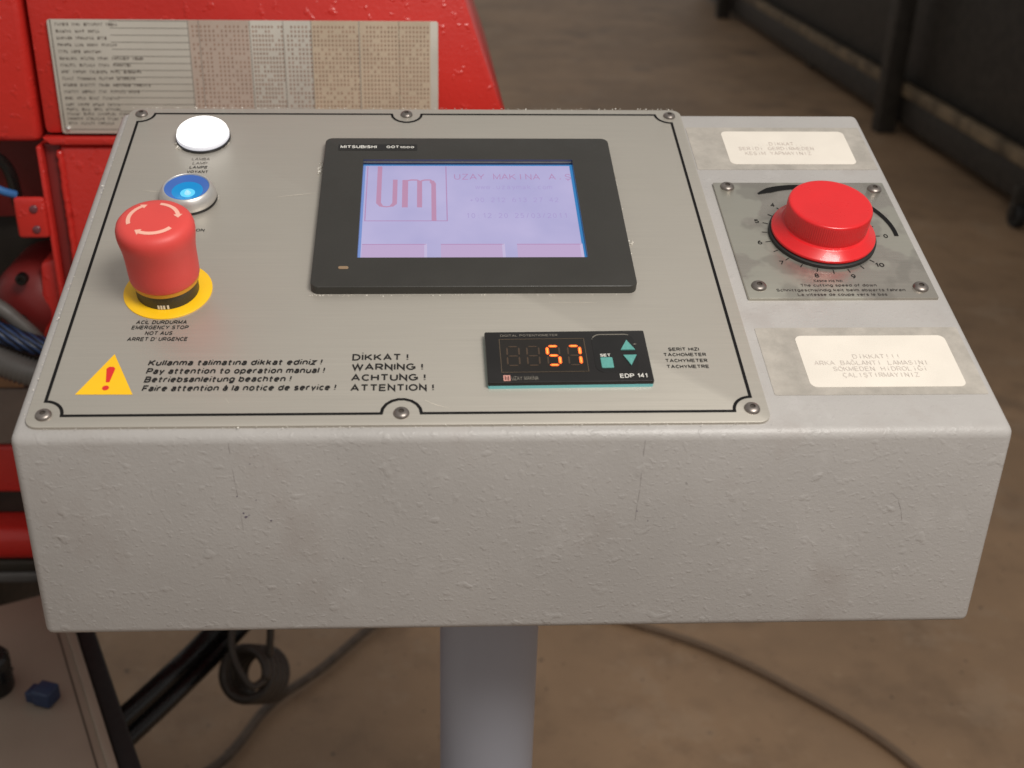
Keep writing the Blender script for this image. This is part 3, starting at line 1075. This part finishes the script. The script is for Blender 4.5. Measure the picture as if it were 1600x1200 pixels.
text(g, 'SÖKMEDEN HiDROLiĞi', 191.5, 236.0, -73.4, 3.0, .5, 0.11, mono=True)
text(g, 'ÇALIŞTIRMAYINIZ', 195.0, 231.6, -77.6, 3.0, .5, 0.11, mono=True)
g.build('lettering', plain('faded_print', S(198, 188, 179), 0.6, var=0.08, vscale=600), tape)

# ------------------------------------------------------------------ sealant crumbs round the cut-outs
g = G()


def crumb(x, y, z, s):
    V = []
    for i in range(5):
        a = random.random() * 6.28
        V.append((x + s * random.uniform(.4, 1) * math.cos(a), y + s * random.uniform(.4, 1) * math.sin(a), z + s * random.uniform(0, .8)))
    V[0] = (x, y, z + s)
    g.add(V, [(0, 1, 2), (0, 2, 3), (0, 3, 4), (0, 4, 1), (1, 3, 2)])


def crumbs(pts, n, spread, s=.6):
    for _ in range(n):
        i = random.randrange(len(pts) - 1)
        t = random.random()
        x = pts[i][0] * (1 - t) + pts[i + 1][0] * t + random.gauss(0, spread)
        y = pts[i][1] * (1 - t) + pts[i + 1][1] * t + random.gauss(0, spread)
        crumb(x, y, ZP - .1, s * random.uniform(.5, 1.3))


crumbs(arc(-130.6, 124.6, 16.3, 200, 228), 40, .6, .95)
crumbs(arc(-130.6, 124.6, 16.0, 235, 345), 60, .35, .7)
crumbs(arc(-130.6, 66.3, 16.0, 290, 370), 26, .3, .55)
crumbs([(-60.0, 99), (-60.8, 88)], 44, .7, .95)
crumbs([(107.5, 25), (107.0, 22)], 10, .8, .7)
crumbs([(-59.2, -17.8), (-45, -18.2), (-30, -18.4), (40, -18.4), (105, -17.8)], 90, .3, .5)
crumbs([(105.8, 96), (105.9, 60), (106, 20), (105.6, -15)], 50, .35, .5)
crumbs([(25, -86.2), (103, -85.2)], 40, .3, .35)
crumbs([(-178, 157.4), (-90, 157.6), (60, 157.4), (154, 157.2)], 150, .25, .6)
crumbs([(-179.0, 155), (-179.0, 20), (-179.0, -100)], 60, .25, .5)
crumbs([(-176, -108.2), (154, -108.2)], 120, .25, .45)
tag(g.build('sealant_crumbs', CRUMB, con), kind='stuff')

# scratches on the front face
g = G()


def onfront(x, d):
    """point on the front face d mm below its top"""
    return (x, yf - d * sn - .12 * cs, -d * cs + .12 * sn)


SCUFF = plain('scuff_grey', S(140, 132, 130), 0.6, var=.15, vscale=400)
SCUFFD = plain('scuff_dark', S(104, 96, 108), 0.6, var=.2, vscale=400)


def scratch(pts, w):
    """a faint broken line: short strokes of uneven width"""
    for (xa, da), (xb, db) in zip(pts, pts[1:]):
        g = G()
        n, V = 5, []
        for i in range(n + 1):
            t = i / n
            x = xa + (xb - xa) * t + random.gauss(0, .05)
            d = da + (db - da) * t
            ww = w * random.uniform(.35, 1.0) * (.15 if i in (0, n) else 1)
            V += [onfront(x - ww / 2, d), onfront(x + ww / 2, d)]
        g.add(V, [(2 * i, 2 * i + 1, 2 * i + 3, 2 * i + 2) for i in range(n)])
        g.build('scratch', SCUFF, con)


scratch([(-88.5, 3), (-88.4, 9)], .2)
scratch([(-88.0, 16), (-87.2, 25), (-86.6, 31)], .2)
scratch([(-85.9, 40), (-85.4, 50)], .15)
scratch([(96.6, 3), (96.3, 12)], .2)
scratch([(96.0, 20), (96.1, 29), (95.4, 37), (95.0, 47)], .17)
scratch([(213, 32), (217, 36), (219.5, 42), (221, 48)], .2)
for x, d, s_ in ((-87.0, 31, .6), (-84.6, 40, .8), (-83.6, 42, 1.2), (-82.2, 41, .6), (-78.5, 33, .5), (-72.5, 44, .9), (-80, 14, .5), (95.6, 41, .6), (101, 46.5, .5), (108, 45, .4), (-68, 17, .35)):
    g = G()
    V = [onfront(x + s_ * random.uniform(.3, .9) * math.cos(i * .9), d + s_ * random.uniform(.2, .7) * math.sin(i * .9)) for i in range(7)]
    g.add(V, [tuple(range(7))])
    g.build('paint_chip', SCUFFD, con)

# ------------------------------------------------------------------ red machine behind the console
mc = empty('red_machine', (-0.12, 0.55, 0.0))
tag(mc, 'red painted sawing machine body with silver data plate behind the console', 'machine')


def mbox(name, x0, x1, y0, y1, z0, z1, mat, rad=.004, parent=mc, rz=0.0, off=(0.12, -0.55, 0)):
    bm = bmesh.new()
    bmesh.ops.create_cube(bm, size=1)
    for v_ in bm.verts:
        v_.co = Vector((x0 + (v_.co.x + .5) * (x1 - x0), y0 + (v_.co.y + .5) * (y1 - y0), z0 + (v_.co.z + .5) * (z1 - z0))) + Vector(off)
    if rad:
        bmesh.ops.bevel(bm, geom=list(bm.edges), offset=rad, segments=3, profile=.5, affect='EDGES')
    me = bpy.data.meshes.new(name)
    bm.to_mesh(me)
    bm.free()
    me.materials.append(mat)
    me.shade_smooth()
    me.set_sharp_from_angle(angle=math.radians(40))
    return link(name, me, parent)


def mprism(name, pts_xz, y0, y1, mat, rad=.003, parent=mc, off=(0.12, -0.55, 0)):
    bm = bmesh.new()
    a = [bm.verts.new(Vector((x, y0, z)) + Vector(off)) for x, z in pts_xz]
    b_ = [bm.verts.new(Vector((x, y1, z)) + Vector(off)) for x, z in pts_xz]
    n = len(a)
    bm.faces.new(a)
    bm.faces.new(b_[::-1])
    for i in range(n):
        bm.faces.new((a[i], b_[i], b_[(i + 1) % n], a[(i + 1) % n]))
    bmesh.ops.recalc_face_normals(bm, faces=bm.faces)
    if rad:
        bmesh.ops.bevel(bm, geom=list(bm.edges), offset=rad, segments=2, profile=.5, affect='EDGES')
    me = bpy.data.meshes.new(name)
    bm.to_mesh(me)
    bm.free()
    me.materials.append(mat)
    me.shade_smooth()
    me.set_sharp_from_angle(angle=math.radians(40))
    return link(name, me, parent)


mprism('upper_casing', [(-.299, .982), (.067, .982), (.052, 1.023), (.010, 1.14), (-.299, 1.14)], .35, .80, REDM, .005)
mbox('casing_door', -.52, -.3035, .352, .80, .975, 1.14, REDM, .006)
mbox('front_panel', -.289, .067, .346, .70, .62, .9755, REDM, .006)
mbox('side_web', -.306, -.302, .345, .60, .62, .974, REDM, .0015)
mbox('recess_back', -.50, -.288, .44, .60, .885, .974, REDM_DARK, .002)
mbox('recess_shade_plate', -.50, -.32, .46, .60, .79, .884, DARKM, .002)  # dark plate added in place of the open recess's shade
mbox('recess_shade_strip', -.3015, -.2885, .352, .44, .64, .974, REDM_DARK, .001)  # added filler; the shade of the recess is in its darker red
mprism('casing_ledge', [(-.293, .9758), (.067, .9758), (.067, .9818), (-.299, .9818)], .341, .352, REDM, .0015)
# weld bead down the edge of the front panel
g = G()
pts = [(-.2885 + .12 + random.gauss(0, .0003), .3475 - .55 + random.gauss(0, .0004), .970 - i * .0035) for i in range(28)]
g.tube(pts, .0022, 8, ribs=.25)
g.build('weld_bead', REDM, mc, sc=1, smooth=True)
br = mbox('hinge_bracket', -.329, -.3045, .340, .346, .900, .934, REDM, .003)
for z in (.925, .908):
    g = G().lathe([(3.2, 0), (3.2, 1.5), (2.4, 2.2), (0, 2.4)], 0, 0, 16)
    g.V = [(x + (-.313 + .12) * 1000, -z_ + (.340 - .55) * 1000, y + z * 1000) for x, y, z_ in g.V]
    g.build('bolt', plain('painted_bolt', S(110, 60, 66), 0.3), br, smooth=True, angle=40)
mprism('side_gusset', [(-.322, .872), (-.300, .880), (-.290, .80), (-.300, .66), (-.316, .66), (-.312, .76), (-.330, .80)], .358, .40, REDM, .004)
g = G().lathe([(0, -40), (34, -40), (38, -34), (38, 20), (30, 36), (12, 44), (0, 45)], 0, 0, 40)
g.V = [(x + (-.335 + .12) * 1000, -z_ + (.40 - .55) * 1000, y + .828 * 1000) for x, y, z_ in g.V]
g.build('gear_housing', REDM_DARK, mc, smooth=True, angle=50)
for x, z in ((-.335, .862), (-.342, .824)):
    g = G().lathe([(5, 0), (5, 6), (4.2, 7), (2.4, 7), (2.2, 5), (0, 5)], 0, 0, 18)
    g.V = [(q + (x + .12) * 1000, -z_ + (.352 - .55) * 1000, y + z * 1000) for q, y, z_ in g.V]
    g.build('socket_bolt', plain('black_oxide_bolt', S(58, 56, 54), 0.25, 0.8), mc, smooth=True, angle=40)
mprism('gusset_fin', [(-.3105, .832), (-.296, .800), (-.300, .742), (-.312, .742)], .325, .357, REDM, .002)
mbox('grey_panel', -.70, -.33, .45, .60, .648, .710, plain('warm_grey_panel', S(128, 116, 106), .5), .003)
mbox('card_shim', -.45, -.385, .442, .46, .715, .738, CARD, .001)
mbox('oily_guard', -.70, -.33, .47, .60, .711, .80, DARKM, .003)
mbox('lower_rail', -.70, -.33, .45, .60, .593, .6465, REDM, .004)
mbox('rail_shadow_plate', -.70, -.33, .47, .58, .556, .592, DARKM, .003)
mbox('foot_beam', -.70, -.33, .436, .60, .518, .555, REDM, .012)
mbox('brown_skid', -.70, -.33, .44, .58, .503, .5165, DARKB, .003)
mbox('grey_skid', -.70, -.33, .44, .58, .489, .5015, plain('grey_rail', S(104, 100, 96), .5), .003)
mbox('machine_foot', -.70, -.47, .445, .75, .0, .488, DARKM, .004)

# data plate on the machine
MX, MZ0, MZ1, MX1 = -.2835, .984, 1.070, .0085


def P3(u, v_, d=0.0):
    """u to the right in mm from the plate's left edge, v up from its bottom edge"""
    return ((MX + .12) * 1000 + u, (.3475 - .55) * 1000 - d, MZ0 * 1000 + v_)


def prect(g, u0, v0, u1, v1, d, m=0):
    g.add([P3(u0, v0, d), P3(u1, v0, d), P3(u1, v1, d), P3(u0, v1, d)], [(0, 1, 2, 3)], m)


W_ = (MX1 - MX) * 1000
Hh = (MZ1 - MZ0) * 1000
g = G().slab(0, W_, 0, Hh, 0, 1.6, 2.0, .3)
g.V = [P3(x, y, z) for x, y, z in g.V]
pl = g.build('data_plate', PLAQUE, mc, smooth=True, angle=30)
g = G()
prect(g, 2.2, 3.0, 2.9, Hh, 1.75)
prect(g, 4, 3.0, W_ - 4, 3.5, 1.75)
vv = 9.0
while vv < Hh - 2:
    prect(g, 46, vv + 3.2, 104, vv + 3.6, 1.75)
    vv += 5.2
for u in (104, 112, 150, 175, 196, 232, 262):
    prect(g, u, 6, u + .4, Hh, 1.75)
g.build('plate_rules', PL_INK, pl)
g = G()
prect(g, 104.6, 6, 149.6, Hh, 1.66, 0)
g.build('plate_tint', [PL_TINT, PL_TINT2], pl)
g = G()
prect(g, 196.6, 6, 231.8, Hh, 1.66, 1)
g.build('plate_tint', [PL_TINT, PL_TINT2], pl)
g = G()
prect(g, 232.6, 6, 286, Hh, 1.66, 1)
g.build('plate_tint', [PL_TINT, PL_TINT2], pl)
g = G()
vv = 7.0
while vv < Hh - 3:
    u = 6.0
    for w_ in range(random.choice((3, 4, 4, 5))):
        for c_ in range(random.randint(4, 8)):
            ww = random.uniform(.9, 1.4)
            # each letter: a stem and one or two bars
            prect(g, u, vv, u + .38, vv + 2.2, 1.78)
            prect(g, u, vv + random.choice((0, 1.0, 1.8)), u + ww, vv + random.choice((0, 1.0, 1.8)) + .45, 1.79)
            u += ww + .55
        u += 2.4
        if u > 84: break
    vv += 3.6 if vv < 20 else 5.0
for u0, u1, stp in ((107, 148, 3.1), (152, 174, 2.4), (178, 195, 2.8), (198, 231, 2.7), (235, 284, 2.7)):
    u = u0
    while u < u1:
        vv = 8
        while vv < Hh - 3:
            if random.random() < .85:
                prect(g, u, vv, u + 1.1, vv + 1.7, 1.78, 1)
            vv += 3.3
        u += stp
g.build('plate_lettering', [PL_INK, PL_INK2], pl)
g = G()
for u, v_ in ((5.0, 4.0),):
    g2 = G().lathe([(1.9, 0), (1.9, 1), (1.2, 1.7), (0, 1.9)], u, v_, 14)
    g.add([P3(x, y, z + 1.6) for x, y, z in g2.V], g2.F)
g.build('rivet', SILVER, pl, smooth=True)

# ------------------------------------------------------------------ hoses, cables and clutter
def hose(name, pts, r, mat, label, cat, ribs=0.0, n=14, group=None, seg=12):
    g = G()
    P = spline(pts, n)
    o0 = Vector(pts[0])
    g.tube([p - o0 for p in P], r, seg, ribs=ribs)
    o = g.build(name, mat, None, sc=1, smooth=True)
    o.location = o0
    return tag(o, label, cat, group)


hose('corrugated_conduit', [(-.48, .34, .83), (-.38, .326, .808), (-.333, .318, .792), (-.29, .325, .775), (-.23, .345, .74), (-.19, .37, .64)], .0105, HOSEG,
     'ribbed grey corrugated conduit running behind the left edge of the console', 'conduit', ribs=.20, n=24)
hose('braided_hose', [(-.48, .345, .87), (-.38, .332, .835), (-.335, .328, .815), (-.29, .335, .797), (-.24, .35, .76)], .0085, BRAID,
     'dark blue braided hose above the ribbed grey conduit', 'hose', ribs=.0, n=20)
hose('rubber_hose', [(-.46, .345, .880), (-.37, .34, .850), (-.338, .338, .826), (-.322, .340, .80), (-.315, .345, .76)], .0062, HOSEG,
     'plain grey rubber hose curving down under the machine bolts', 'hose')
hose('blue_air_hose', [(-.44, .33, .99), (-.36, .335, .958), (-.338, .338, .942), (-.327, .345, .935)], .0032, plain('bright_blue_hose', S(58, 110, 170), .35),
     'thin bright blue air hose beside the red hinge bracket', 'hose')
hose('black_air_hose', [(-.44, .345, 1.02), (-.36, .35, .975), (-.337, .36, .955), (-.335, .37, .92)], .0048, HOSEK,
     'black hose above the thin blue air hose at the left edge', 'hose')
hose('thick_black_hose', [(-.12, .55, .50), (-.235, .465, .405), (-.285, .40, .385), (-.36, .31, .355), (-.42, .24, .30)], .0115, HOSEK,
     'thick glossy black hose slanting down left under the console, the upper one of two', 'hose', n=16, group='black hoses under the console')
hose('thick_black_hose', [(-.105, .55, .485), (-.222, .465, .39), (-.272, .40, .37), (-.347, .31, .34), (-.41, .24, .29)], .0095, HOSEK,
     'thinner black hose lying along the right side of the thick black hose', 'hose', n=16, group='black hoses under the console')

# coiled cable hanging under the console
g = G()
c0 = Vector((-.197, .405, .395))
ax = Vector((.25, .62, -.55)).normalized()
sx = ax.cross(Vector((0, 0, 1))).normalized()
sy = sx.cross(ax).normalized()
pts = []
for i in range(0, 5 * 26):
    a = 2 * PI * i / 26
    pts.append(c0 + (sx * math.cos(a) + sy * math.sin(a)) * .0262 + ax * (.0120 * i / 26))
g.tube([p - c0 for p in pts], .0056, 10)
lead = [pts[0], c0 + sx * .016 - sy * .008 - ax * .012, c0 - sx * .010 + sy * .018 - ax * .016, c0 - sx * .019 + sy * .050 - ax * .012, c0 - sx * .004 + sy * .085, c0 + sx * .016 + sy * .060 - ax * .004, c0 + sx * .020 + sy * .024 + ax * .008]
g.tube([p - c0 for p in spline(lead, 10)], .0040, 8)
o = g.build('coiled_cable', CABLEG, None, sc=1, smooth=True)
o.location = c0
tag(o, 'grey-brown coiled cable hanging in a loop under the console near the black hoses', 'cable')

hose('floor_cable', [(.10, 1.02, .008), (.26, 1.00, .008), (.34, .965, .008), (.45, .90, .008), (.55, .81, .008), (.66, .68, .008), (.74, .50, .008)], .006, plain('dark_floor_cable', S(112, 92, 73), .7),
     'dark cable curving across the floor to the right of the pole', 'cable')
hose('dusty_floor_hose', [(.02, 1.06, .014), (-.08, .98, .014), (-.17, .86, .014), (-.24, .78, .014), (-.30, .66, .014), (-.42, .58, .014)], .007, plain('dusty_dark_hose', S(84, 70, 58), .7, var=.3),
     'dusty dark hose lying on the shaded floor left of the pole', 'hose')

# beige cabinet at the lower left
cab = empty('beige_cabinet', (-.375, .414, 0), (0, 0, math.radians(25)))
tag(cab, 'beige painted steel cabinet with dark right side at the lower left', 'cabinet')


def cbox(name, x0, x1, y0, y1, z0, z1, mat, rad=.003):
    return mbox(name, x0, x1, y0, y1, z0, z1, mat, rad, cab, off=(0, 0, 0))


cbox('cabinet_top', -.55, .0, -.60, .0, .494, .500, BEIGE, .002)
cbox('cabinet_lip', -.006, .002, -.60, .0, .470, .5035, BEIGE, .0015)
cbox('cabinet_seam', -.014, -.0125, -.60, -.004, .4995, .5006, plain('seam_shadow_line', S(84, 72, 60), .6), 0)
cbox('cabinet_body', -.545, -.003, -.59, -.004, .02, .4935, DARKM, .002)
cbox('cabinet_side_strip', .0022, .020, -.60, .0, .455, .497, RUBBER, .003)  # black strip along the right edge of the top
g = G().lathe([(.0022, 0), (.0022, .0012), (0, .0015)], -.06, -.105, 12)
g.V = [(x, y, z + .4996) for x, y, z in g.V]
g.build('cabinet_screw', DARKM, cab, sc=1)

bp = empty('blue_plug', (-.343, .250, .5), (0, 0, math.radians(-20)))
tag(bp, 'blue plastic cable plug lying on the beige cabinet top', 'plug')
mbox('plug_body', -.006, .012, -.008, .010, .0005, .016, BLUEPL, .002, bp, off=(0, 0, 0))
mbox('plug_collar', -.014, -.006, -.006, .008, .0005, .011, BLUEPL, .001, bp, off=(0, 0, 0))
bc = empty('black_valve_coil', (-.392, .268, .5))
tag(bc, 'black round solenoid coil with brass nut at the bottom left corner', 'valve')
g = G().lathe([(0, .0), (.017, .0), (.018, .004), (.018, .034), (.015, .038), (0, .038)], 0, 0, 36)
g.build('coil_body', HOSEK, bc, sc=1, smooth=True, angle=40)
g = G().lathe([(.007, .0375), (.007, .044), (.0055, .046), (0, .046)], 0, 0, 6)
g.build('coil_nut', plain('brass_nut', S(190, 160, 130), .3, .8), bc, sc=1)

# ------------------------------------------------------------------ dark bench at the upper right
bn = empty('steel_workbench', (2.3, 4.6, 0))
tag(bn, 'dark steel workbench with a rusty bottom rail, blurred at the upper right', 'workbench')


def bbox_(name, x0, x1, y0, y1, z0, z1, mat, rad=.004):
    return mbox(name, x0, x1, y0, y1, z0, z1, mat, rad, bn, off=(-2.3, -4.6, 0))


bbox_('bench_top', 1.84, 3.6, 2.2, 8.5, .86, .92, DARKB)  # out of view; overhang widened so it shades the floor alongside
bbox_('bench_rail', 1.985, 2.02, 2.3, 8.2, .160, .208, BEAM)
bbox_('rail_gap_shade', 1.995, 2.03, 2.3, 8.2, .045, .159, DARKM)  # dark beam added as the shadow gap beneath the rail
bbox_('bench_panel', 2.05, 3.5, 2.4, 8.2, .12, .855, DARKM)
for y in (4.22, 7.2):
    bbox_('bench_leg', 1.905, 1.983, y, y + .08, .0, .855, DARKM)
for y in (2.5, 5.6):
    bbox_('bench_foot', 2.04, 2.12, y, y + .1, .0, .115, DARKM)

sc_ = empty('swivel_castor', (1.93, 3.0, 0))
tag(sc_, 'small dark castor on the floor at the right edge below the bench', 'castor')
g = G().lathe([(0, -.018), (.035, -.018), (.042, -.012), (.042, .012), (.035, .018), (0, .018)], 0, 0, 28)
g.V = [(z, y, x + .042) for x, y, z in g.V]
g.build('wheel', RUBBER, sc_, sc=1, smooth=True, angle=40)
mbox('caster_fork', -.026, .026, -.012, .012, .070, .14, DARKM, .003, sc_, off=(0, 0, 0))
for sgn in (-1, 1):
    mbox('fork_arm', sgn * .024 - .003, sgn * .024 + .003, -.012, .012, .03, .085, DARKM, .001, sc_, off=(0, 0, 0))
